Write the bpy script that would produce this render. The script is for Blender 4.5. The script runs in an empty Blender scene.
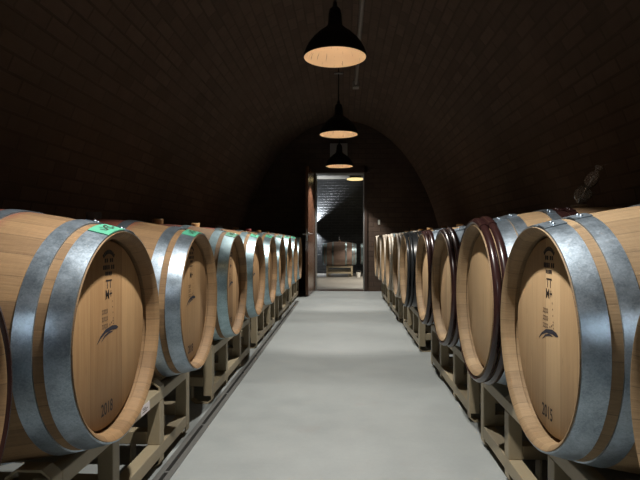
import bpy, bmesh, math, random
from mathutils import Vector, Matrix
random.seed(4)
S = bpy.context.scene
COL = S.collection
PI = math.pi

# ------------------------------------------------------------------ node helpers
def new_mat(name):
    m = bpy.data.materials.new(name); m.use_nodes = True
    nt = m.node_tree; nt.nodes.clear()
    out = nt.nodes.new('ShaderNodeOutputMaterial')
    b = nt.nodes.new('ShaderNodeBsdfPrincipled')
    nt.links.new(b.outputs[0], out.inputs[0])
    return m, nt, b
class G:
    """tiny wrapper that writes shader graphs"""
    def __init__(s, nt): s.nt = nt
    def n(s, t, **kw):
        x = s.nt.nodes.new(t)
        for k, v in kw.items(): setattr(x, k, v)
        return x
    def link(s, a, b): s.nt.links.new(a, b)
    def put(s, v, sock):
        if hasattr(v, 'is_linked'): s.link(v, sock)
        else: sock.default_value = v
    def math(s, op, a, b=0.0, clamp=False):
        x = s.n('ShaderNodeMath', operation=op, use_clamp=clamp)
        s.put(a, x.inputs[0]); s.put(b, x.inputs[1]); return x.outputs[0]
    def mix(s, f, a, b, mode='MIX'):
        x = s.n('ShaderNodeMix', data_type='RGBA', blend_type=mode)
        s.put(f, x.inputs[0]); s.put(c4(a), x.inputs[6]); s.put(c4(b), x.inputs[7]); return x.outputs[2]
    def obj(s):
        return s.n('ShaderNodeTexCoord').outputs['Object']
    def sep(s, v):
        x = s.n('ShaderNodeSeparateXYZ'); s.link(v, x.inputs[0]); return x.outputs
    def comb(s, a, b, c):
        x = s.n('ShaderNodeCombineXYZ')
        for v, i in zip((a, b, c), x.inputs): s.put(v, i)
        return x.outputs[0]
    def noise(s, vec, scale, detail=4.0, rough=.55):
        x = s.n('ShaderNodeTexNoise'); s.link(vec, x.inputs['Vector'])
        x.inputs['Scale'].default_value = scale; x.inputs['Detail'].default_value = detail
        x.inputs['Roughness'].default_value = rough; return x.outputs['Fac']
    def white(s, v):
        x = s.n('ShaderNodeTexWhiteNoise', noise_dimensions='1D'); s.put(v, x.inputs['W']); return x.outputs['Value']
    def ramp(s, f, lo, hi):
        x = s.n('ShaderNodeMapRange', clamp=True); s.put(f, x.inputs[0])
        x.inputs[1].default_value = lo; x.inputs[2].default_value = hi; return x.outputs[0]
    def rand(s): return s.n('ShaderNodeObjectInfo').outputs['Random']
    def bump(s, h, strength, dist, bsdf):
        x = s.n('ShaderNodeBump'); s.put(h, x.inputs['Height'])
        x.inputs['Strength'].default_value = strength; x.inputs['Distance'].default_value = dist
        s.link(x.outputs[0], bsdf.inputs['Normal'])
def c4(c):
    if isinstance(c, tuple) and len(c) == 3: return (*c, 1.0)
    return c
def srgb(r, g, b):
    f = lambda v: (v/255/12.92) if v/255 <= .04045 else ((v/255+.055)/1.055)**2.4
    return (f(r), f(g), f(b))

def plain(name, col, rough=.6, metal=0.0, var=.12, scale=30):
    m, nt, b = new_mat(name); g = G(nt)
    f = g.noise(g.obj(), scale)
    g.link(g.mix(f, tuple(c*(1-var) for c in col), tuple(min(1, c*(1+var)) for c in col)), b.inputs['Base Color'])
    b.inputs['Roughness'].default_value = rough; b.inputs['Metallic'].default_value = metal
    return m

RC = .356            # barrel axis height above its own base
def stave_mat(name, ca, cb, stain):
    m, nt, b = new_mat(name); g = G(nt)
    x, y, z = g.sep(g.obj())
    zz = g.math('SUBTRACT', z, RC)
    ang = g.math('ARCTAN2', y, zz)
    t = g.math('MULTIPLY', ang, 32/(2*PI)); idx = g.math('FLOOR', t)
    rnd = g.rand()
    v = g.white(g.math('ADD', idx, g.math('MULTIPLY', rnd, 91.7)))
    grain = g.noise(g.comb(g.math('MULTIPLY', x, 5), g.math('MULTIPLY', ang, 26), g.math('MULTIPLY', rnd, 40)), 2.6, 6, .65)
    saw = g.noise(g.comb(g.math('MULTIPLY', x, 90), g.math('MULTIPLY', ang, 5), rnd), 1.6, 3)
    f = g.math('ADD', g.math('MULTIPLY', v, .32), g.math('ADD', g.math('MULTIPLY', grain, .66), g.math('MULTIPLY', saw, .18)))
    col = g.mix(g.ramp(f, .25, .95), ca, cb)
    fr = g.math('FRACT', t)
    seam = g.math('GREATER_THAN', g.math('ABSOLUTE', g.math('SUBTRACT', fr, .5)), .484)
    col = g.mix(g.math('MULTIPLY', seam, .45), col, tuple(c*.25 for c in ca))
    # dark smudges
    sm = g.noise(g.comb(g.math('MULTIPLY', x, 3), g.math('MULTIPLY', y, 6), g.math('ADD', z, g.math('MULTIPLY', rnd, 60))), 2.4, 5)
    col = g.mix(g.math('MULTIPLY', g.ramp(sm, .64, .76), .55), col, (.035, .024, .018))
    # wine stain spilled around the bung
    dx = g.math('MULTIPLY', x, g.math('MULTIPLY', x, 9)); dy = g.math('MULTIPLY', y, g.math('MULTIPLY', y, 5))
    up = g.math('GREATER_THAN', zz, 0)
    d = g.math('ADD', g.math('ADD', dx, dy), g.math('MULTIPLY', g.noise(g.obj(), 14, 4), .9))
    w = g.math('MULTIPLY', up, g.math('SUBTRACT', 1.0, g.ramp(d, .70, 1.02)))
    col = g.mix(g.math('MULTIPLY', w, stain), col, srgb(112, 52, 46))
    g.link(col, b.inputs['Base Color']); b.inputs['Roughness'].default_value = .72
    g.bump(g.math('SUBTRACT', grain, g.math('MULTIPLY', seam, .6)), .35, .002, b)
    return m
def head_mat(name, ca, cb):
    m, nt, b = new_mat(name); g = G(nt)
    x, y, z = g.sep(g.obj()); rnd = g.rand()
    t = g.math('ADD', g.math('MULTIPLY', y, 10.2), g.math('ADD', g.math('MULTIPLY', rnd, 7), .3)); idx = g.math('FLOOR', t)
    v = g.white(g.math('ADD', idx, g.math('MULTIPLY', rnd, 37)))
    grain = g.noise(g.comb(g.math('MULTIPLY', y, 60), g.math('MULTIPLY', z, 3), g.math('MULTIPLY', rnd, 50)), 1.6, 6, .6)
    f = g.math('ADD', g.math('MULTIPLY', v, .5), g.math('MULTIPLY', grain, .6))
    col = g.mix(g.ramp(f, .15, .95), ca, cb)
    fr = g.math('FRACT', t)
    seam = g.math('GREATER_THAN', g.math('ABSOLUTE', g.math('SUBTRACT', fr, .5)), .49)
    col = g.mix(g.math('MULTIPLY', seam, .35), col, tuple(c*.35 for c in ca))
    kn = g.noise(g.comb(g.math('MULTIPLY', y, 30), g.math('MULTIPLY', z, 9), rnd), 1.3, 3)
    col = g.mix(g.math('MULTIPLY', g.ramp(kn, .68, .78), .4), col, tuple(c*.4 for c in ca))
    g.link(col, b.inputs['Base Color']); b.inputs['Roughness'].default_value = .62
    g.bump(g.math('SUBTRACT', grain, g.math('MULTIPLY', seam, .5)), .2, .001, b)
    return m
def steel_mat(name, ca, cb, rough=.38, metal=.9):
    m, nt, b = new_mat(name); g = G(nt)
    o = g.obj()
    vo = g.n('ShaderNodeTexVoronoi'); g.link(o, vo.inputs['Vector']); vo.inputs['Scale'].default_value = 300
    sp = g.sep(vo.outputs['Color'])[0]
    bl = g.noise(o, 17, 7, .68)
    f = g.math('ADD', g.math('MULTIPLY', sp, .16), g.math('MULTIPLY', bl, .9))
    col = g.mix(g.ramp(f, .28, .80), ca, cb)
    sc = g.noise(o, 60, 3)
    col = g.mix(g.math('MULTIPLY', g.ramp(sc, .66, .76), .35), col, tuple(c*.35 for c in ca))
    g.link(col, b.inputs['Base Color'])
    b.inputs['Metallic'].default_value = metal
    g.link(g.math('ADD', g.math('MULTIPLY', f, .2), rough-.1), b.inputs['Roughness'])
    return m
def brick_mat(name, c1, c2, mortar, bw, rh, coord='UV', ms=.008, rough=.85, spec=.3):
    m, nt, b = new_mat(name); g = G(nt)
    tc = g.n('ShaderNodeTexCoord')
    if coord == 'UV': vec = tc.outputs['UV']
    else:
        s = g.sep(tc.outputs['Object']); vec = g.comb(s['XYZ'.index(coord[0])], s['XYZ'.index(coord[1])], 0.0)
    br = g.n('ShaderNodeTexBrick'); g.link(vec, br.inputs['Vector'])
    br.inputs['Scale'].default_value = 1; br.inputs['Brick Width'].default_value = bw
    br.inputs['Row Height'].default_value = rh; br.inputs['Mortar Size'].default_value = ms
    br.inputs['Mortar Smooth'].default_value = .3; br.inputs['Bias'].default_value = -.1
    br.inputs['Color1'].default_value = c4(c1); br.inputs['Color2'].default_value = c4(c2); br.inputs['Mortar'].default_value = c4(mortar)
    n = g.noise(vec, 9, 5, .6)
    col = g.mix(g.math('MULTIPLY', n, .8), br.outputs['Color'], tuple(c*.4 for c in c1))
    n2 = g.noise(vec, 1.3, 3)
    col = g.mix(g.ramp(n2, .5, .75), col, tuple(c*1.25 for c in c2))
    g.link(col, b.inputs['Base Color']); b.inputs['Roughness'].default_value = rough
    b.inputs['Specular IOR Level'].default_value = spec
    g.bump(g.math('SUBTRACT', g.math('MULTIPLY', n, .4), br.outputs['Fac']), .6, .008, b)
    return m
def floor_mat(name, base, dark):
    m, nt, b = new_mat(name); g = G(nt); o = g.obj()
    a = g.noise(o, 1.1, 6, .62); c = g.noise(o, 7, 6, .6); d = g.noise(o, 60, 3)
    f = g.math('ADD', g.math('MULTIPLY', a, .6), g.math('ADD', g.math('MULTIPLY', c, .3), g.math('MULTIPLY', d, .12)))
    col = g.mix(g.ramp(f, .32, .66), dark, base)
    st = g.noise(o, 2.7, 4)
    col = g.mix(g.math('MULTIPLY', g.ramp(st, .64, .74), .22), col, srgb(128, 108, 98))
    sp = g.sep(o)
    # saw-cut control joints across the slab
    jy = g.math('ABSOLUTE', g.math('SUBTRACT', g.math('FRACT', g.math('DIVIDE', g.math('ADD', sp[1], .55), 3.1)), .5))
    col = g.mix(g.math('MULTIPLY', g.math('LESS_THAN', jy, .0009), .35), col, tuple(v*.3 for v in dark))
    g.link(col, b.inputs['Base Color'])
    g.link(g.math('ADD', g.math('MULTIPLY', c, .25), .42), b.inputs['Roughness'])
    g.bump(d, .12, .002, b)
    return m
def emit_mat(name, col, strength):
    m, nt, b = new_mat(name); g = G(nt)
    b.inputs['Base Color'].default_value = c4(col)
    g.link(g.mix(g.noise(g.obj(), 20), tuple(c*.95 for c in col), col), b.inputs['Emission Color'])
    b.inputs['Emission Strength'].default_value = strength
    return m
def glass_mat(name):
    m, nt, b = new_mat(name); g = G(nt)
    b.inputs['Base Color'].default_value = (.9, .9, .9, 1); b.inputs['Transmission Weight'].default_value = .94
    b.inputs['IOR'].default_value = 1.47
    g.link(g.math('MULTIPLY', g.noise(g.obj(), 40), .03), b.inputs['Roughness'])
    return m
def shade_inner_mat(name):
    m, nt, b = new_mat(name); g = G(nt); o = g.obj(); s = g.sep(o)
    ang = g.math('ARCTAN2', s[1], s[0])
    n = g.noise(g.comb(g.math('MULTIPLY', ang, 7), g.math('MULTIPLY', s[2], 5), 0.0), 2.0, 5, .7)
    col = g.mix(g.ramp(n, .60, .66), (.72, .60, .46), (.16, .13, .11))
    g.link(col, b.inputs['Base Color']); b.inputs['Roughness'].default_value = .5
    return m

M = {}
M['stave_left'] = stave_mat('oak staves', srgb(98, 74, 49), srgb(154, 123, 86), .85)
M['stave_right'] = stave_mat('pale oak staves', srgb(112, 90, 64), srgb(160, 135, 101), .15)
M['stave_far'] = stave_mat('aged oak staves', srgb(138, 116, 106), srgb(184, 158, 144), .1)
M['head_left'] = head_mat('oak head', srgb(136, 102, 66), srgb(190, 154, 110))
M['head_right'] = head_mat('pale oak head', srgb(148, 118, 84), srgb(198, 168, 128))
M['galv'] = steel_mat('galvanised hoop', srgb(122, 136, 147), srgb(186, 200, 214))
M['galv_green'] = steel_mat('worn galvanised hoop', srgb(122, 144, 150), srgb(180, 204, 212))
M['maroon'] = plain('dark maroon hoop', srgb(46, 27, 26), .26, 0, .3, 40)
M['black_hoop'] = plain('black hoop', srgb(34, 36, 38), .3, .2, .3, 40)
M['pale_hoop'] = plain('pale chestnut hoop', srgb(176, 166, 152), .5, .1, .35, 50)
M['ink'] = plain('branding ink', srgb(38, 27, 23), .8)
M['ink_faint'] = plain('faint branding ink', srgb(92, 71, 54), .8)
M['ink_blue'] = plain('dark blue ink', srgb(38, 38, 50), .7)
M['tape'] = plain('green tape', srgb(78, 160, 130), .55)
M['bung'] = plain('tan silicone bung', srgb(196, 156, 104), .6)
M['bung_grey'] = plain('grey bung', srgb(92, 92, 92), .6)
M['bung_pale'] = plain('pale worn bung', srgb(120, 104, 84), .7)
M['bung_red'] = plain('red bung', srgb(150, 62, 58), .6)
M['rack'] = plain('beige rack paint', srgb(148, 136, 112), .5, 0, .12, 16)
M['paper'] = plain('white paper', srgb(214, 206, 206), .8)
M['floor'] = floor_mat('polished concrete', srgb(143, 147, 146), srgb(122, 127, 127))
M['floor_far'] = floor_mat('brown grey concrete', srgb(122, 119, 112), srgb(98, 95, 90))
M['brick'] = brick_mat('cellar brick', srgb(112, 91, 76), srgb(86, 70, 58), srgb(84, 68, 57), .25, .085)
M['brick_end'] = brick_mat('end wall brick', srgb(86, 70, 59), srgb(74, 60, 51), srgb(66, 54, 46), .25, .085, 'XZ')
M['brick_black'] = brick_mat('black glazed brick', srgb(62, 64, 66), srgb(46, 48, 50), srgb(84, 86, 88), .22, .072, 'XZ', .007, .45, .5)
M['brick_side'] = brick_mat('black side brick', srgb(62, 64, 66), srgb(46, 48, 50), srgb(84, 86, 88), .22, .072, 'YZ', .007, .45, .5)
M['plaster'] = plain('grey plaster', srgb(62, 59, 52), .85, 0, .08, 4)
M['door'] = plain('varnished brown door', srgb(100, 70, 54), .22, 0, .18, 9)
M['frame'] = plain('grey door frame', srgb(130, 132, 130), .4, .4)
M['dark_frame'] = plain('dark door frame', srgb(52, 38, 30), .5)
M['steel'] = steel_mat('brushed steel', srgb(120, 122, 122), srgb(170, 172, 172), .35, .9)
M['drain'] = plain('drain channel steel', srgb(112, 112, 110), .45, .6)
M['drain_dark'] = plain('drain bottom', srgb(10, 10, 10), .9)
M['shade'] = plain('black lamp enamel', srgb(14, 13, 12), .6)
M['shade_in'] = shade_inner_mat('worn white enamel')
M['bulb'] = emit_mat('warm bulb', (1.0, .78, .56), 42)
M['ceil_lamp'] = emit_mat('yellow ceiling light', (1.0, .78, .36), 1.1)
M['conduit'] = plain('conduit', srgb(150, 142, 134), .5, .3)
M['panel'] = plain('grey panel', srgb(150, 150, 148), .6)
M['white'] = plain('white plastic', srgb(220, 218, 210), .4)
M['glass'] = glass_mat('airlock glass')

# ------------------------------------------------------------------ mesh helpers
def build(name, bm, m, parent=None, smooth=False, mats=None):
    me = bpy.data.meshes.new(name)
    bmesh.ops.recalc_face_normals(bm, faces=bm.faces)
    bm.to_mesh(me); bm.free()
    for mm in (mats or [m]): me.materials.append(mm)
    if smooth:
        for p in me.polygons: p.use_smooth = True
        try: me.set_sharp_from_angle(angle=math.radians(38))
        except Exception: pass
    o = bpy.data.objects.new(name, me); COL.objects.link(o)
    if parent: o.parent = parent
    return o
def empty(name, loc, label, cat, group=None, rz=0):
    o = bpy.data.objects.new(name, None); COL.objects.link(o)
    o.empty_display_size = .1
    o.location = loc; o.rotation_euler = (0, 0, rz)
    return tag(o, label, cat, group)
def tag(o, label, cat, group=None):
    o['label'] = label; o['category'] = cat
    if group: o['group'] = group
    return o
def struct(o): o['kind'] = 'structure'; return o
def box(bm, x0, x1, y0, y1, z0, z1, bev=0):
    r = bmesh.ops.create_cube(bm, size=1, matrix=Matrix.Translation(((x0+x1)/2, (y0+y1)/2, (z0+z1)/2)) @ Matrix.Diagonal((x1-x0, y1-y0, z1-z0, 1)))
    if bev:
        es = {e for v in r['verts'] for e in v.link_edges}
        bmesh.ops.bevel(bm, geom=list(es), offset=bev, segments=2, profile=.5, affect='EDGES')
    return bm
def BX(*a, bev=0): return box(bmesh.new(), *a, bev=bev)
def lathe_x(bm, prof, seg=72, a0=0, a1=2*PI, closed=True, zc=RC):
    """revolve (x, r) about the barrel axis; closed joins last profile point to the first"""
    full = abs(a1-a0-2*PI) < 1e-6
    n = seg if full else seg+1
    rings = []
    for i in range(n):
        a = a0+(a1-a0)*i/seg
        rings.append([bm.verts.new((x, r*math.sin(a), zc+r*math.cos(a))) for x, r in prof])
    k = len(prof)
    for i in range(seg):
        A, B = rings[i], rings[(i+1) % n]
        for j in range(k if closed else k-1):
            q = [A[j], A[(j+1) % k], B[(j+1) % k], B[j]]
            bm.faces.new(q)
    if not full and closed:
        bm.faces.new(rings[0]); bm.faces.new(rings[-1][::-1])
    return bm
def lathe_z(bm, prof, seg=48, cx=0, cy=0, cap=True, mi=0):
    rings = []
    for r, z in prof:
        rings.append([bm.verts.new((cx+r*math.cos(2*PI*i/seg), cy+r*math.sin(2*PI*i/seg), z)) for i in range(seg)])
    for A, B in zip(rings, rings[1:]):
        for i in range(seg):
            f = bm.faces.new((A[i], A[(i+1) % seg], B[(i+1) % seg], B[i])); f.material_index = mi
    if cap:
        bm.faces.new(rings[0]).material_index = mi; bm.faces.new(rings[-1]).material_index = mi
    return bm
def strip_xz(bm, pts, y0, y1, th):
    """bent flat strip: path in XZ, width along Y"""
    P = [Vector((p[0], 0, p[1])) for p in pts]
    offs = []
    for i, p in enumerate(P):
        d = Vector((0, 0, 0))
        if i > 0: d += (P[i]-P[i-1]).normalized()
        if i < len(P)-1: d += (P[i+1]-P[i]).normalized()
        d.normalize(); nrm = Vector((-d.z, 0, d.x)); offs.append(nrm*th/2)
    ring = []
    for p, o in zip(P, offs):
        ring.append([bm.verts.new((q.x, yy, q.z)) for q, yy in ((p+o, y0), (p+o, y1), (p-o, y1), (p-o, y0))])
    for A, B in zip(ring, ring[1:]):
        for j in range(4): bm.faces.new((A[j], A[(j+1) % 4], B[(j+1) % 4], B[j]))
    bm.faces.new(ring[0]); bm.faces.new(ring[-1][::-1])
    return bm
def copy_tree(o, parent=None):
    c = o.copy(); COL.objects.link(c); c.parent = parent
    for ch in list(o.children): copy_tree(ch, c)
    return c

# ------------------------------------------------------------------ barrels
HL, RB, RE = .47, .350, .2835        # half length, bilge radius, end radius
def rad(x): return RB-(RB-RE)*(abs(x)/HL)**2
def staves_bm():
    bm = bmesh.new()
    outer = [(-HL+2*HL*i/28, rad(-HL+2*HL*i/28)) for i in range(29)]
    def end(s):   # chime: bevelled end face, sloping inner wall, croze groove
        return [(s*HL, RE-.003), (s*(HL-.0005), RE-.004), (s*(HL-.009), .2705), (s*(HL-.012), .268), (s*(HL-.038), .2625), (s*(HL-.041), .267), (s*(HL-.0625), .267), (s*(HL-.0626), .2555), (s*(HL-.072), .2555)]
    prof = outer[:]; prof[0] = (-HL, RE-.001); prof[-1] = (HL, RE-.001)
    inner = [((HL-.08)*(1-2*i/10), rad((HL-.08)*(1-2*i/10))-.028) for i in range(11)]
    prof = prof + end(1)[1:] + inner + list(reversed(end(-1)))[:-1]
    return lathe_x(bm, prof, 96)
def head_bm(s):
    bm = bmesh.new()
    xf, xb = s*(HL-.044), s*(HL-.062)
    pr = [(xf, .0), (xf, .2515), (s*(HL-.0475), .2565), (xb, .2565), (xb, .0)]
    lathe_x(bm, pr, 96, closed=False)
    bmesh.ops.remove_doubles(bm, verts=bm.verts, dist=1e-5)
    return bm
def band_bm(x0, x1, s, riv=.0, th=.0032):
    bm = bmesh.new(); n = 5
    xs = [s*(HL-(x0+(x1-x0)*i/n)) for i in range(n+1)]
    pr = [(x, rad(x)+.0005+th) for x in xs] + [(x, rad(x)-.0015) for x in reversed(xs)]
    lathe_x(bm, pr, 96)
    # overlapped joint with two rivets
    pj = [(x, rad(x)+.0005+th*1.9) for x in xs] + [(x, rad(x)+.001) for x in reversed(xs)]
    lathe_x(bm, pj, 6, riv, riv+.16)
    xm = s*(HL-(x0+x1)/2)
    for a in (riv+.05, riv+.11):
        r = rad(xm)+.005
        mt = Matrix.Translation((xm, r*math.sin(a), RC+r*math.cos(a)))
        bmesh.ops.create_uvsphere(bm, u_segments=8, v_segments=5, radius=.0058, matrix=mt)
    return bm
def tube_hoop_bm(x, s, rr=.0145, flat=.8):
    bm = bmesh.new(); xc = s*(HL-x)
    pr = [(xc+rr*math.cos(2*PI*i/10), rad(xc)+rr*flat*.75+rr*flat*math.sin(2*PI*i/10)) for i in range(10)]
    lathe_x(bm, pr, 96)
    # willow-like binding over the joint
    pb = [(xc+rr*1.18*math.cos(2*PI*i/10), rad(xc)+rr*flat*.75+rr*flat*1.18*math.sin(2*PI*i/10)) for i in range(10)]
    lathe_x(bm, pb, 8, .05, .42)
    return bm
def bung_bm(bx=0, h=.03):
    bm = bmesh.new(); z = RC+RB
    lathe_z(bm, [(.021, z-.03), (.026, z-.002), (.030, z+.001), (.031, z+h-.004), (.028, z+h)], 24, bx, 0)
    return bm
HX = HL-.044+.0006
def text_bm(bm, s, size, y, z, sx=1.0):
    cu = bpy.data.curves.new('t', 'FONT'); cu.body = s; cu.size = size; cu.align_x = 'CENTER'; cu.align_y = 'CENTER'
    cu.offset = size*.015
    o = bpy.data.objects.new('t', cu); COL.objects.link(o)
    bpy.context.view_layer.update()
    me = bpy.data.meshes.new_from_object(o.evaluated_get(bpy.context.evaluated_depsgraph_get()))
    me.transform(Matrix(((0, 0, 1, HX), (sx, 0, 0, y), (0, 1, 0, z), (0, 0, 0, 1))))
    bm.from_mesh(me)
    bpy.data.objects.remove(o); bpy.data.curves.remove(cu); bpy.data.meshes.remove(me)
def quad(bm, y0, y1, z0, z1, x=None):
    x = HX if x is None else x
    bm.faces.new([bm.verts.new(p) for p in ((x, y0, z0), (x, y1, z0), (x, y1, z1), (x, y0, z1))])
def stroke(bm, pts):
    """pts: (y, z, half width)"""
    a = []; n = len(pts)
    for i, (y, z, w) in enumerate(pts):
        p, q = pts[max(0, i-1)], pts[min(n-1, i+1)]
        d = Vector((q[0]-p[0], q[1]-p[1])).normalized(); nn = Vector((-d.y, d.x))*w
        a.append((bm.verts.new((HX, y+nn.x, z+nn.y)), bm.verts.new((HX, y-nn.x, z-nn.y))))
    for A, B in zip(a, a[1:]): bm.faces.new((A[0], A[1], B[1], B[0]))
def marks(head, year):
    rnd = random.Random(3)
    bm = bmesh.new()
    # arched maker's name and small stamped lines (too small to read in the photograph)
    for k in range(9):
        a = -.62+1.24*k/8
        cy, cz = .055*math.sin(a), RC+.165+.062*math.cos(a)
        stroke(bm, [(cy-.004*math.cos(a), cz+.004*math.sin(a), .0055), (cy+.0035*math.cos(a), cz-.0035*math.sin(a), .0055)])
    for z, ys, h in ((.203, [-.026, -.014, .006, .018], .011), (.184, [-.036, -.026, -.016, -.004, .014, .026], .012), (.167, [-.022, -.011, 0, .010], .010)):
        for y in ys: quad(bm, y, y+.0085, RC+z-h/2, RC+z+h/2)
    text_bm(bm, 'TT', .034, 0, RC+.136, .9)
    text_bm(bm, 'M+', .036, 0, RC+.108, .9)
    build('stamped_lettering', bm, M['ink'], head)
    bm = bmesh.new()
    for r in range(3):
        for k in range(4):
            y = -.042+k*.009; z = RC+.063-r*.02
            stroke(bm, [(y, z-.006, .0014), (y+.006, z-.003, .0016), (y+.005, z+.006, .0014), (y, z+.004, .0012)])
    for k in range(6): quad(bm, .02+.002*k, .0235+.002*k, RC+.085-.016*k, RC+.089-.016*k)
    for k in range(3): quad(bm, .004+.01*k, .009+.01*k, RC+.021+.004*k, RC+.026+.004*k)
    build('stamped_small_print', bm, M['ink_faint'], head)
    bm = bmesh.new()
    stroke(bm, [(-.072, RC-.018, .0008), (-.05, RC-.003, .003), (-.02, RC+.009, .0048), (.02, RC+.013, .006), (.046, RC+.010, .006), (.06, RC+.008, .001)])
    stroke(bm, [(-.046, RC-.016, .0007), (-.026, RC-.004, .0025), (0, RC+.002, .0028), (.024, RC+.002, .0008)])
    build('swoosh_mark', bm, M['ink_blue'], head)
    bm = bmesh.new(); text_bm(bm, year, .046, -.012, RC-.205, .8)
    build('year_stamp', bm, M['ink'], head)
def tape(root, hoop):
    bm = bmesh.new(); n = 4
    xs = [HL-(.001+.053*i/n) for i in range(n+1)]
    pr = [(x, rad(x)+.0062) for x in xs] + [(x, rad(x)+.0034) for x in reversed(xs)]
    lathe_x(bm, pr, 10, -.34, .02)
    t = build('tape_label', bm, M['tape'], root)
    bm = bmesh.new()
    def put(x, a):
        x = HL-.028+(x-.433)*.8; r = rad(x)+.0068; return Vector((x, r*math.sin(a), RC+r*math.cos(a)))
    for pts in ([(.430, -.26), (.445, -.25), (.446, -.215), (.432, -.20), (.42, -.215)], [(.43, -.17), (.45, -.15), (.447, -.11), (.432, -.125), (.415, -.09)], [(.425, -.165), (.418, -.13)], [(.44, -.07), (.437, -.06)]):
        for (x0, a0), (x1, a1) in zip(pts, pts[1:]):
            p, q = put(x0, a0), put(x1, a1); d = (q-p).normalized(); up = Vector((0, math.sin(a0), math.cos(a0)))
            w = d.cross(up)*.0026
            bm.faces.new([bm.verts.new(v) for v in (p+w-d*.002, p-w-d*.002, q-w+d*.002, q+w+d*.002)])
    build('writing', bm, M['ink'], t)

def make_barrel(kind, stave, head, year=None, tape_on=False, bx=0.0, bh=.03):
    root = bpy.data.objects.new('wine_barrel', None); COL.objects.link(root); root.empty_display_size = .1
    build('staves', staves_bm(), M[stave], root, True)
    hd = build('head', head_bm(1), M[head], root, True)
    build('head', head_bm(-1), M[head], root, True)
    if year: marks(hd, year)
    for s in (1, -1):
        rv = .12 if s > 0 else 1.9
        if kind in ('galv', 'worn'):
            g = M['galv' if kind == 'galv' else 'galv_green']
            hp = build('hoop', band_bm(.003, .056, s, rv), g, root, True)
            build('hoop', band_bm(.080, .122, s, rv-.05), g, root, True)
            build('hoop', band_bm(.268, .308, s, rv+.05), g, root, True)
        else:
            c, q = {'maroon': (M['maroon'], M['galv']), 'black': (M['black_hoop'], M['black_hoop']), 'pale': (M['pale_hoop'], M['galv_green'])}[kind]
            build('round_hoop', tube_hoop_bm(.0145, s), c, root, True)
            build('round_hoop', tube_hoop_bm(.044, s), c, root, True)
            build('hoop', band_bm(.060, .106, s, rv), q, root, True)
            build('hoop', band_bm(.110, .150, s, rv-.05), q, root, True)
            build('hoop', band_bm(.240, .272, s, rv+.05), q, root, True)
            build('painted_hoop', band_bm(.276, .306, s, rv), c, root, True)
            build('painted_hoop', band_bm(.310, .340, s, rv+.05), c, root, True)
    if tape_on: tape(root, None)
    build('bung', bung_bm(bx, bh), M['bung'], root, True)
    return root
def recolour(root, part, m):
    for ch in root.children:
        if ch.name.split('.')[0] == part:
            for sl in ch.material_slots: sl.link = 'OBJECT'; sl.material = m

protos = {}
def barrel(key, X, y, zc, face, label, group, bung=None, scale=1.0):
    """X: the head rim nearest the aisle"""
    if key not in protos:
        r = make_barrel(*KINDS[key]); protos[key] = r
    else: r = copy_tree(protos[key])
    r.location = (X-face*HL*scale, y, zc-RC*scale); r.rotation_euler = (0, 0, 0 if face > 0 else PI)
    r.scale = (scale,)*3
    tag(r, label, 'barrel', group)
    if bung: recolour(r, 'bung', M[bung])
    return r
KINDS = {
    'left18': ('galv', 'stave_left', 'head_left', '2018', True),
    'left': ('galv', 'stave_left', 'head_left', '2018', True),
    'leftworn': ('worn', 'stave_left', 'head_left', '2018', True),
    'leftdark': ('maroon', 'stave_left', 'head_left'),
    'right15': ('galv', 'stave_right', 'head_right', '2015'),
    'rightplain': ('galv', 'stave_right', 'head_right'),
    'maroonlock': ('maroon', 'stave_right', 'head_right', None, False, .07, .009),
    'maroon': ('maroon', 'stave_right', 'head_right'),
    'black': ('black', 'stave_right', 'head_right'),
    'pale': ('pale', 'stave_right', 'head_right'),
    'far': ('worn', 'stave_far', 'head_left'),
}
ZL, ZR = .631, .641
GL, GR = 'barrels in the left row', 'barrels in the right row'
LEFT = [
 ('leftdark', .656, None, 'oak barrel with dark maroon rim, cut off by the left picture edge'),
 ('left18', 1.453, None, 'large nearest oak barrel showing whole head, green tape and 2018 stamp, left row'),
 ('left', 2.253, 'bung_grey', 'steel-hooped barrel with red-stained top and grey bung, second whole one on left'),
 ('leftworn', 3.046, 'bung', 'steel-hooped barrel with green tape, third whole barrel along the left row'),
 ('leftworn', 3.826, 'bung', 'steel-hooped barrel with green tape, fourth whole barrel along the left row'),
 ('leftworn', 4.55, 'bung_grey', 'steel-hooped barrel with green tape, fifth whole barrel along the left row'),
 ('leftworn', 5.262, 'bung', 'steel-hooped barrel with green tape, sixth whole barrel along the left row'),
 ('leftworn', 5.975, 'bung_red', 'steel-hooped barrel with green tape, third from the door end, left row'),
 ('leftworn', 6.70, 'bung', 'steel-hooped barrel with green tape, second from the door end, left row'),
 ('leftworn', 7.41, 'bung', 'farthest barrel of the left row, beside the open brown door'),
]
for key, y, bg, lab in LEFT: barrel(key, -.611, y, ZL, 1, lab, GL, bg)
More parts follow.
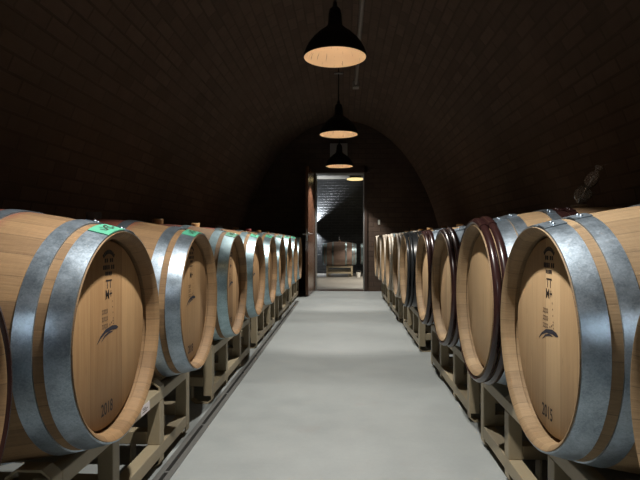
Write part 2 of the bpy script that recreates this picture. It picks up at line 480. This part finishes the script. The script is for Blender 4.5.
RIGHT = [
 ('rightplain', .490, .654, None, 'pale oak barrel cut off by the right picture edge'),
 ('right15', .491, 1.417, None, 'large nearest oak barrel with wide steel hoops and 2015 stamp, right row'),
 ('maroonlock', .505, 2.134, 'bung_pale', 'oak barrel with shiny maroon hoops carrying the tilted glass airlock'),
 ('maroon', .509, 2.852, None, 'maroon-hooped barrel just beyond the one with the glass airlock'),
 ('maroon', .511, 3.560, None, 'smaller-looking maroon-hooped barrel next to the black-hooped barrel, right row'),
 ('black', .492, 4.485, None, 'barrel with black hoops in the middle of the right row'),
 ('pale', .494, 5.192, None, 'pale-hooped barrel just beyond the black-hooped barrel, right row'),
 ('pale', .482, 5.975, None, 'second pale-hooped barrel beyond the black-hooped barrel, right row'),
 ('pale', .479, 6.682, None, 'third pale-hooped barrel beyond the black-hooped barrel, right row'),
 ('pale', .474, 7.385, None, 'second last barrel of the right row near the doorway'),
 ('pale', .472, 8.092, None, 'farthest barrel of the right row, nearest the end wall'),
]
for key, X, y, bg, lab in RIGHT:
    big = key == 'maroonlock'
    barrel(key, X, y, ZR+(.014 if big else 0), -1, lab, GR, bg, 1.04 if big else 1.0)

# ------------------------------------------------------------------ racks
def make_rack(hin, hout):
    root = bpy.data.objects.new('barrel_rack', None); COL.objects.link(root); root.empty_display_size = .1
    W, L, t = .365, .58, .05
    for s in (1, -1):
        xa, xb = (W-t, W) if s > 0 else (-W, -W+t)
        build('top_rail', BX(xa, xb, -L+t, L-t, .262, .304, bev=.003), M['rack'], root)
        build('bottom_rail', BX(xa, xb, -L+t, L-t, .042, .092, bev=.003), M['rack'], root)
        for y in (-L+t/2, -.21, .21, L-t/2):
            lo, hi = (.042, .304) if abs(y) > .4 else (.092, .262)
            build('post', BX(xa, xb, y-t/2, y+t/2, lo, hi, bev=.003), M['rack'], root)
            hw = .024; ht = hout if abs(y) > .4 else hin
            c = strip_xz(bmesh.new(), [(s*(W-.004), .290), (s*(W-.004), ht-.022), (s*(W-.028), ht-.003), (s*(W-.092), ht-.003), (s*(W-.118), ht-.022), (s*(W-.118), .262)], y-hw, y+hw, .006)
            build('cradle', c, M['rack'], root)
            f = strip_xz(bmesh.new(), [(s*(W-.004), .052), (s*(W-.004), .022), (s*(W-.026), .003), (s*(W-.092), .003), (s*(W-.116), .022), (s*(W-.116), .095)], y-hw, y+hw, .006)
            build('foot', f, M['rack'], root)
    for y in (-L+t/2, -.21, .21, L-t/2):
        build('cross_tube', BX(-W+t, W-t, y-t/2, y+t/2, .094, .144, bev=.003), M['rack'], root)
        build('cross_bar', BX(-W+t, W-t, y-.018, y+.018, .258, .290, bev=.003), M['rack'], root)
    return root
racks = {}
def rack(X, y, z, label, group, scale=1.0, fit=(.319, .346)):
    if fit in racks: r = copy_tree(racks[fit])
    else: r = racks[fit] = make_rack(*fit)
    r.location = (X, y, z); r.scale = (scale,)*3
    return tag(r, label, 'rack', group)
XL, XR = -.611-HL, .49+HL
gl, gr = 'steel racks under the left barrels', 'steel racks under the right barrels'
ZO = 0.0
rk = rack(XL, 1.853, ZO, 'beige steel rack with white sticker under the two nearest whole left barrels', gl, fit=(.337, .325))
rack(XL, .28, ZO, 'beige steel rack under the barrel cut by the left edge', gl, fit=(.327, .333))
rack(XL, 3.436, ZO, 'beige steel rack under third and fourth whole barrels of left row', gl, fit=(.337, .325))
rack(XL, 4.906, ZO, 'beige steel rack under fifth and sixth whole barrels of left row', gl)
rack(XL, 6.338, ZO, 'beige steel rack second from the door end, left row', gl)
rack(XL, 7.775, ZO, 'beige steel rack at the door end of the left row', gl)
rack(XR, .30, ZO, 'beige steel rack under the barrel cut by the right edge', gr, fit=(.328, .354))
rack(XR, 1.774, ZO, 'beige steel rack under the 2015 barrel and its neighbour, right row', gr, fit=(.324, .345))
rack(XR+.015, 3.205, ZO, 'beige steel rack under two maroon-hooped barrels, right row', gr, fit=(.328, .354))
rack(XR, 4.838, ZO, 'beige steel rack under the black-hooped barrel, right row', gr, fit=(.328, .354))
rack(XR-.01, 6.328, ZO, 'beige steel rack second from the end wall, right row', gr, fit=(.328, .354))
rack(XR-.015, 7.738, ZO, 'beige steel rack nearest the end wall, right row', gr, fit=(.328, .354))
# paper sticker on the first left rack's top rail
st = BX(-.0005, .0012, -.04, .04, -.017, .017)
o = build('paper_sticker', st, M['paper'], rk); o.location = (.3655, .032, .283); o['label'] = 'small white paper sticker'
bm = bmesh.new()
for k, (a, b_, z) in enumerate(((-.03, .0, .006), (-.022, .02, 0), (-.03, .012, -.007))):
    quad(bm, a, b_, z-.0014, z+.0014, .0016)
build('writing', bm, M['ink'], o)

# ------------------------------------------------------------------ glass airlocks
def airlock(loc, tilt_x, label, s=1.0, rz=0):
    r = empty('glass_airlock', loc, label, 'airlock'); r.rotation_euler = (0, tilt_x, rz); r.scale = (s,)*3
    out = [(.008, .001), (.009, .004), (.012, .010), (.024, .018), (.031, .032), (.033, .048), (.028, .062), (.015, .070), (.012, .075), (.016, .081), (.023, .092), (.026, .108), (.023, .124), (.014, .137), (.009, .143), (.0085, .152), (.015, .158), (.017, .164)]
    inn = [(max(.003, a-.0022), z) for a, z in out]; inn[-1] = (.0145, .164)
    bm = bmesh.new(); seg = 32
    prof = out + inn[::-1]
    lathe_z(bm, prof, seg, cap=False)
    lp = [(0,)]; 
    vs = list(bm.verts); A, B = vs[:seg], vs[-seg:]
    for i in range(seg): bm.faces.new((A[i], A[(i+1) % seg], B[(i+1) % seg], B[i]))
    build('glass_body', bm, M['glass'], r, True)
    bm = bmesh.new()     # the thin inner tube that joins both chambers
    lathe_z(bm, [(.004, .0), (.0045, .05), (.004, .075), (.004, .118), (.0055, .122), (.0055, .119), (.0025, .075), (.0025, .0)], 16)
    build('inner_tube', bm, M['glass'], r, True)
    return r
airlock((.505+1.04*(HL-.07)-.006, 2.137, ZR+.014+1.04*RB+.016), math.radians(31), 'tilted glass airlock standing on the maroon-hooped barrel, right row')

# ------------------------------------------------------------------ cellar shell
CX, EA, EB = -.06, 1.80, 2.95
Y0, Y1 = -3.2, 9.2
def shell(name, t0, t1, n):
    bm = bmesh.new(); uv = bm.loops.layers.uv.new('UVMap')
    pts = []; arc = 0; last = None
    N = 400; table = []
    for i in range(N+1):
        t = PI*i/N; p = (CX+EA*math.cos(t), EB*math.sin(t))
        if last: arc += math.dist(p, last)
        table.append((t, arc)); last = p
    def al(t):
        i = min(N-1, int(t/PI*N)); f = t/PI*N-i; return table[i][1]*(1-f)+table[i+1][1]*f
    def ring(y, k):
        return [bm.verts.new((CX+(EA+k)*math.cos(t), y, (EB+k)*math.sin(t) if 0 < t < PI else 0)) for t in ts]
    ts = [t0+(t1-t0)*i/n for i in range(n+1)]
    a, b = ring(Y0, 0), ring(Y1, 0); A, B = ring(Y0, .18), ring(Y1, .18)
    def face(vs, uvs):
        f = bm.faces.new(vs)
        for l, w in zip(f.loops, uvs): l[uv].uv = w
    for i in range(n):
        u0, u1 = al(ts[i]), al(ts[i+1])
        face((a[i], b[i], b[i+1], a[i+1]), ((Y0, u0), (Y1, u0), (Y1, u1), (Y0, u1)))
        face((A[i+1], B[i+1], B[i], A[i]), ((Y0, u1), (Y1, u1), (Y1, u0), (Y0, u0)))
        face((a[i+1], A[i+1], A[i], a[i]), ((0, u1), (.18, u1), (.18, u0), (0, u0)))
        face((b[i], B[i], B[i+1], b[i+1]), ((0, u0), (.18, u0), (.18, u1), (0, u1)))
    for i in (0, n): face((a[i], A[i], B[i], b[i]), ((Y0, 0), (Y0, .18), (Y1, .18), (Y1, 0)))
    return struct(build(name, bm, M['brick'], smooth=True))
tw = math.asin(1.25/EB)
shell('wall_right', 0, tw, 14); shell('ceiling', tw, PI-tw, 64); shell('wall_left', PI-tw, PI, 14)
DX0, DX1, DZ = -.498, .345, 2.045
bm = bmesh.new()
box(bm, -2.3, DX0, Y1, Y1+.3, 0, 3.3); box(bm, DX1, 2.2, Y1, Y1+.3, 0, 3.3); box(bm, DX0, DX1, Y1, Y1+.3, DZ, 3.3)
struct(build('wall_back', bm, M['brick_end']))
struct(build('wall_front', BX(-2.3, 2.2, Y0-.2, Y0, 0, 3.3), M['brick_end']))
# floor slab with the groove of the slot drain
D0, D1, DE = -.712, -.648, 7.75
bm = bmesh.new()
box(bm, -2.3, D0, Y0, DE, -.15, 0); box(bm, D1, 2.2, Y0, DE, -.15, 0); box(bm, -2.3, 2.2, DE, Y1+.02, -.15, 0)
struct(build('floor', bm, M['floor']))
dr = empty('slot_drain', ((D0+D1)/2, 0, 0), 'dark slot drain with steel edges along the left rack feet', 'drain')
h = (D1-D0)/2
build('channel', BX(-h+.001, h-.001, Y0+.01, DE-.01, -.12, -.09), M['drain_dark'], dr)
for s in (1, -1):
    build('edge_rail', BX(*sorted((s*(h-.001), s*(h-.024))), Y0+.01, DE-.01, -.09, .002), M['drain'], dr)
y = 2.015-.52*8
while y < DE-.1:
    build('tie_bar', BX(-h+.024, h-.024, y-.007, y+.007, -.02, .0), M['drain'], dr); y += .52

# door, frame, threshold
dl = math.sqrt(.93**2)
door = struct(build('door_1', BX(0, .93, -.022, .022, .012, 2.03, bev=.004), M['door']))
ang = math.atan2(-1, -.052)
door.location = (DX0-.036, Y1-.004, 0); door.rotation_euler = (0, 0, ang)
hz = .98
hm = bmesh.new()
for s in (1, -1):
    lathe = bmesh.ops.create_cone(hm, cap_ends=True, segments=20, radius1=.026, radius2=.026, depth=.008, matrix=Matrix.Translation((.87, s*.026, hz)) @ Matrix.Rotation(PI/2, 4, 'X'))
    bmesh.ops.create_cone(hm, cap_ends=True, segments=14, radius1=.009, radius2=.009, depth=.05, matrix=Matrix.Translation((.87, s*.045, hz)) @ Matrix.Rotation(PI/2, 4, 'X'))
    bmesh.ops.create_cone(hm, cap_ends=True, segments=14, radius1=.009, radius2=.008, depth=.12, matrix=Matrix.Translation((.815, s*.065, hz)) @ Matrix.Rotation(PI/2, 4, 'Y'))
build('door_handle', hm, M['steel'], door, True)
build('lock_plate', BX(.929, .932, -.012, .012, hz-.11, hz+.08), M['steel'], door)
bm = bmesh.new(); fw = .012
box(bm, DX0, DX0+fw, Y1-.01, Y1+.31, 0, DZ); box(bm, DX1-fw, DX1, Y1-.01, Y1+.31, 0, DZ); box(bm, DX0+fw, DX1-fw, Y1-.01, Y1+.31, DZ-fw, DZ)
struct(build('trim_1', bm, M['frame']))
bm = bmesh.new()
box(bm, DX1, DX1+.05, Y1-.03, Y1, 0, DZ+.09); box(bm, DX0-.14, DX1+.10, Y1-.03, Y1, DZ, DZ+.09)
struct(build('trim_2', bm, M['dark_frame']))
struct(build('trim_3', BX(DX0+fw, DX1-fw, Y1+.02, Y1+.30, -.02, .006), M['dark_frame']))

o = tag(build('wall_panel', BX(-.247, .055, Y1-.03, Y1, 2.28, 2.55, bev=.006), M['panel']), 'plain grey square panel on the end wall above the doorway', 'panel')
o = tag(build('light_switch', BX(.58, .615, Y1-.012, Y1, 1.15, 1.23, bev=.003), M['white']), 'small pale switch plate on end wall right of the doorway', 'switch')
build('rocker', BX(.589, .606, Y1-.016, Y1-.012, 1.175, 1.205), M['white'], o)

# conduit along the crown of the vault
cd = empty('ceiling_conduit', (.15, 0, 2.90), 'grey metal conduit pipe running along the crown of the vault', 'pipe')
bm = bmesh.new()
bmesh.ops.create_cone(bm, cap_ends=True, segments=16, radius1=.021, radius2=.021, depth=9.9, matrix=Matrix.Translation((0, 1.95, 0)) @ Matrix.Rotation(PI/2, 4, 'X'))
build('pipe', bm, M['conduit'], cd, True)
build('junction_box', BX(-.04, .04, 6.86, 6.98, -.045, .045, bev=.006), M['conduit'], cd)
for y in (-2, 0, 2, 4, 5.6):
    build('clip', BX(-.022, .022, y-.012, y+.012, -.018, .034), M['conduit'], cd)

# ------------------------------------------------------------------ pendant lamps
LZ = 2.17
def make_pendant(LZ):
    r = bpy.data.objects.new('pendant_lamp', None); COL.objects.link(r); r.empty_display_size = .1
    out = [(.222, -.006), (.223, .0), (.221, .012), (.208, .050), (.186, .090), (.155, .130), (.118, .165), (.080, .194), (.056, .214), (.050, .232), (.047, .27), (.046, .30)]
    inn = [(.217, -.004), (.215, .010), (.203, .049), (.181, .088), (.151, .127), (.114, .161), (.077, .190), (.051, .211), (.046, .232), (.043, .27), (.042, .296)]
    bm = bmesh.new(); seg = 64
    rings = []
    for i, (a, z) in enumerate(out[::-1] + inn):
        rings.append([bm.verts.new((a*math.cos(2*PI*k/seg), a*math.sin(2*PI*k/seg), z)) for k in range(seg)])
    for j, (A, B) in enumerate(zip(rings, rings[1:])):
        for k in range(seg):
            f = bm.faces.new((A[k], A[(k+1) % seg], B[(k+1) % seg], B[k])); f.material_index = 1 if j >= len(out) else 0
    bm.faces.new(rings[0]); bm.faces.new(rings[-1])
    build('lamp_shade', bm, None, r, True, [M['shade'], M['shade_in']])
    bm = bmesh.new(); lathe_z(bm, [(.044, .301), (.040, .330), (.026, .345), (.016, .352), (.013, .385), (.006, .392)], 32)
    build('socket_cap', bm, M['shade'], r, True)
    bm = bmesh.new(); lathe_z(bm, [(.006, .385), (.006, EB-LZ-.03)], 12)
    build('stem', bm, M['shade'], r, True)
    bm = bmesh.new(); lathe_z(bm, [(.012, EB-LZ-.07), (.05, EB-LZ-.05), (.055, EB-LZ-.015), (.055, EB-LZ+.004)], 32)
    build('ceiling_canopy', bm, M['conduit'], r, True)
    build('hanger_bar', BX(-.05, .05, -.008, .008, 2.79-LZ, 2.81-LZ, bev=.003), M['steel'], r)
    bm = bmesh.new(); lathe_z(bm, [(.014, .295), (.016, .27), (.027, .25), (.036, .225), (.034, .205), (.024, .192), (.01, .187)], 32)
    build('bulb', bm, M['bulb'], r, True)
    return r
PEND = [(3.73, 'large near black bell-shaped pendant lamp over the aisle'), (6.11, 'second black pendant lamp over the aisle, below the conduit end'), (8.54, 'farthest black pendant lamp of the aisle, just above the doorway'),
        (1.33, 'black pendant lamp above the nearest barrels, out of frame'), (-1.07, 'black pendant lamp behind the camera')]
for i, (y, lab) in enumerate(PEND):
    LZ = {6.11: 2.10, 8.54: 2.07}.get(y, 2.17)
    r = make_pendant(LZ); r.location = (-.065 if i < 2 else -.08, y, LZ); tag(r, lab, 'lamp', 'pendant lamps along the aisle')
    L = bpy.data.lights.new('reflector_bulb_light', 'SPOT'); L.energy = 245; L.color = (1, .965, .90)
    L.spot_size = math.radians(88); L.spot_blend = .26; L.shadow_soft_size = .03
    lo = bpy.data.objects.new('reflector_bulb_light', L); COL.objects.link(lo); lo.parent = r; lo.location = (0, 0, .182)

# ------------------------------------------------------------------ room beyond the doorway
FX0, FX1, FY0, FY1, FZ = -2.6, 2.8, Y1+.3, 14.0, 2.48
struct(build('floor', BX(FX0-.2, FX1+.2, Y1+.02, FY1+.2, -.15, 0), M['floor_far']))
struct(build('wall_far', BX(FX0-.2, FX1+.2, FY1, FY1+.2, 0, FZ+.2), M['brick_black']))
struct(build('wall_far_left', BX(FX0-.2, FX0, FY0, FY1, 0, FZ+.2), M['brick_side']))
struct(build('wall_far_right', BX(FX1, FX1+.2, FY0, FY1, 0, FZ+.2), M['brick_side']))
struct(build('ceiling', BX(FX0, FX1, FY0, FY1, FZ, FZ+.2), M['plaster']))
b = barrel('far', -.245-.0+.404+.0, 12.83, .045+.86*ZL+.0-.045, 1, 'weathered barrel lying side-on beyond the doorway', 'barrels in the room beyond the doorway', 'bung', .86)
# shift so that the barrel is centred on its rack
FXC = -.115
b.location.x = FXC
rack(FXC, 12.83+.375*.86, 0, 'rack under the side-on barrel beyond the doorway', 'racks in the room beyond', .86, fit=(.327, .333))
airlock((FXC, 12.83, .86*(ZL+RB)+.024), 0, 'tiny glass airlock on the side-on barrel beyond the doorway', .8)
b2 = barrel('far', 0, 12.95, .86*ZL, 1, 'barrel mostly hidden behind the right door jamb in the far room', 'barrels in the room beyond the doorway', 'bung', .86)
b2.location.x = .80
rack(.80, 12.95+.375*.86, 0, 'rack mostly hidden behind the right door jamb in the far room', 'racks in the room beyond', .86, fit=(.327, .333))
bk = empty('white_bucket', (.335, 12.62, 0), 'small pale bucket on the floor right of the far barrel rack', 'bucket')
bm = bmesh.new(); lathe_z(bm, [(.045, 0), (.055, .11), (.06, .115), (.052, .115), (.042, .01)], 24); build('tub', bm, M['white'], bk, True)
bm = bmesh.new()
pp = [Vector((.058*math.cos(a), 0, .11+.055*math.sin(a))) for a in [PI*i/10 for i in range(11)]]
for p, q in zip(pp, pp[1:]):
    d = q-p; bmesh.ops.create_cone(bm, cap_ends=True, segments=6, radius1=.003, radius2=.003, depth=d.length, matrix=Matrix.Translation((p+q)/2) @ d.to_track_quat('Z', 'Y').to_matrix().to_4x4())
build('bail_handle', bm, M['steel'], bk)

def ceil_light(x, y, label, en):
    r = empty('ceiling_light', (x, y, FZ), label, 'lamp', 'round ceiling lights in the far room')
    bm = bmesh.new(); lathe_z(bm, [(.13, 0), (.14, -.02), (.14, -.09), (.12, -.10)], 40); build('base', bm, M['shade'], r, True)
    bm = bmesh.new(); lathe_z(bm, [(.19, -.100), (.205, -.105), (.205, -.130), (.17, -.138), (.05, -.14)], 40); build('diffuser', bm, M['ceil_lamp'], r, True)
    L = bpy.data.lights.new('ceiling_light_glow', 'SPOT'); L.energy = en; L.color = (1, .92, .80); L.shadow_soft_size = .12
    L.spot_size = math.radians(84); L.spot_blend = .4
    lo = bpy.data.objects.new('ceiling_light_glow', L); COL.objects.link(lo); lo.parent = r; lo.location = (0, 0, -.16)
    return r
ceil_light(.27, 13.0, 'round yellow ceiling light seen at the top of the doorway', 25)
ceil_light(.8, 11.4, 'unseen ceiling light added above the doorway head to light the far barrel', 650)  # added out of view, to brighten the side-on barrel and the floor there
sc = empty('wall_sconce', (-.765, FY1-.07, 1.22), 'up and down wall light on the black brick, behind the door edge', 'lamp')
bm = bmesh.new(); lathe_z(bm, [(.038, -.09), (.042, -.09), (.042, .09), (.038, .09), (.036, .07), (.036, -.07)], 24); build('housing', bm, M['shade'], sc, True)
build('bracket', BX(-.02, .02, .04, .07, -.04, .04), M['shade'], sc)
for s in (1, -1):
    L = bpy.data.lights.new('sconce_beam', 'SPOT'); L.energy = 380 if s > 0 else 130; L.color = (.92, .96, 1)
    L.spot_size = math.radians(112); L.spot_blend = .9; L.shadow_soft_size = .035
    lo = bpy.data.objects.new('sconce_beam', L); COL.objects.link(lo); lo.parent = sc
    lo.location = (0, 0, s*.095); lo.rotation_euler = (PI if s > 0 else 0, 0, 0)

# ------------------------------------------------------------------ world, camera, view
w = bpy.data.worlds.new('World'); S.world = w; w.use_nodes = True
w.node_tree.nodes['Background'].inputs[0].default_value = (0, 0, 0, 1)
cam = bpy.data.cameras.new('Camera'); co = bpy.data.objects.new('Camera', cam); COL.objects.link(co)
co.location = (0, 0, .892); co.rotation_euler = (math.radians(90-.051), 0, math.radians(2.6135))
cam.sensor_width = 36; cam.lens = 532.26/640*36; cam.clip_start = .02; cam.clip_end = 60
S.camera = co
S.view_settings.view_transform = 'Standard'; S.view_settings.look = 'None'
S.view_settings.gamma = 1; S.view_settings.use_curve_mapping = False
S.view_settings.exposure = 0.0
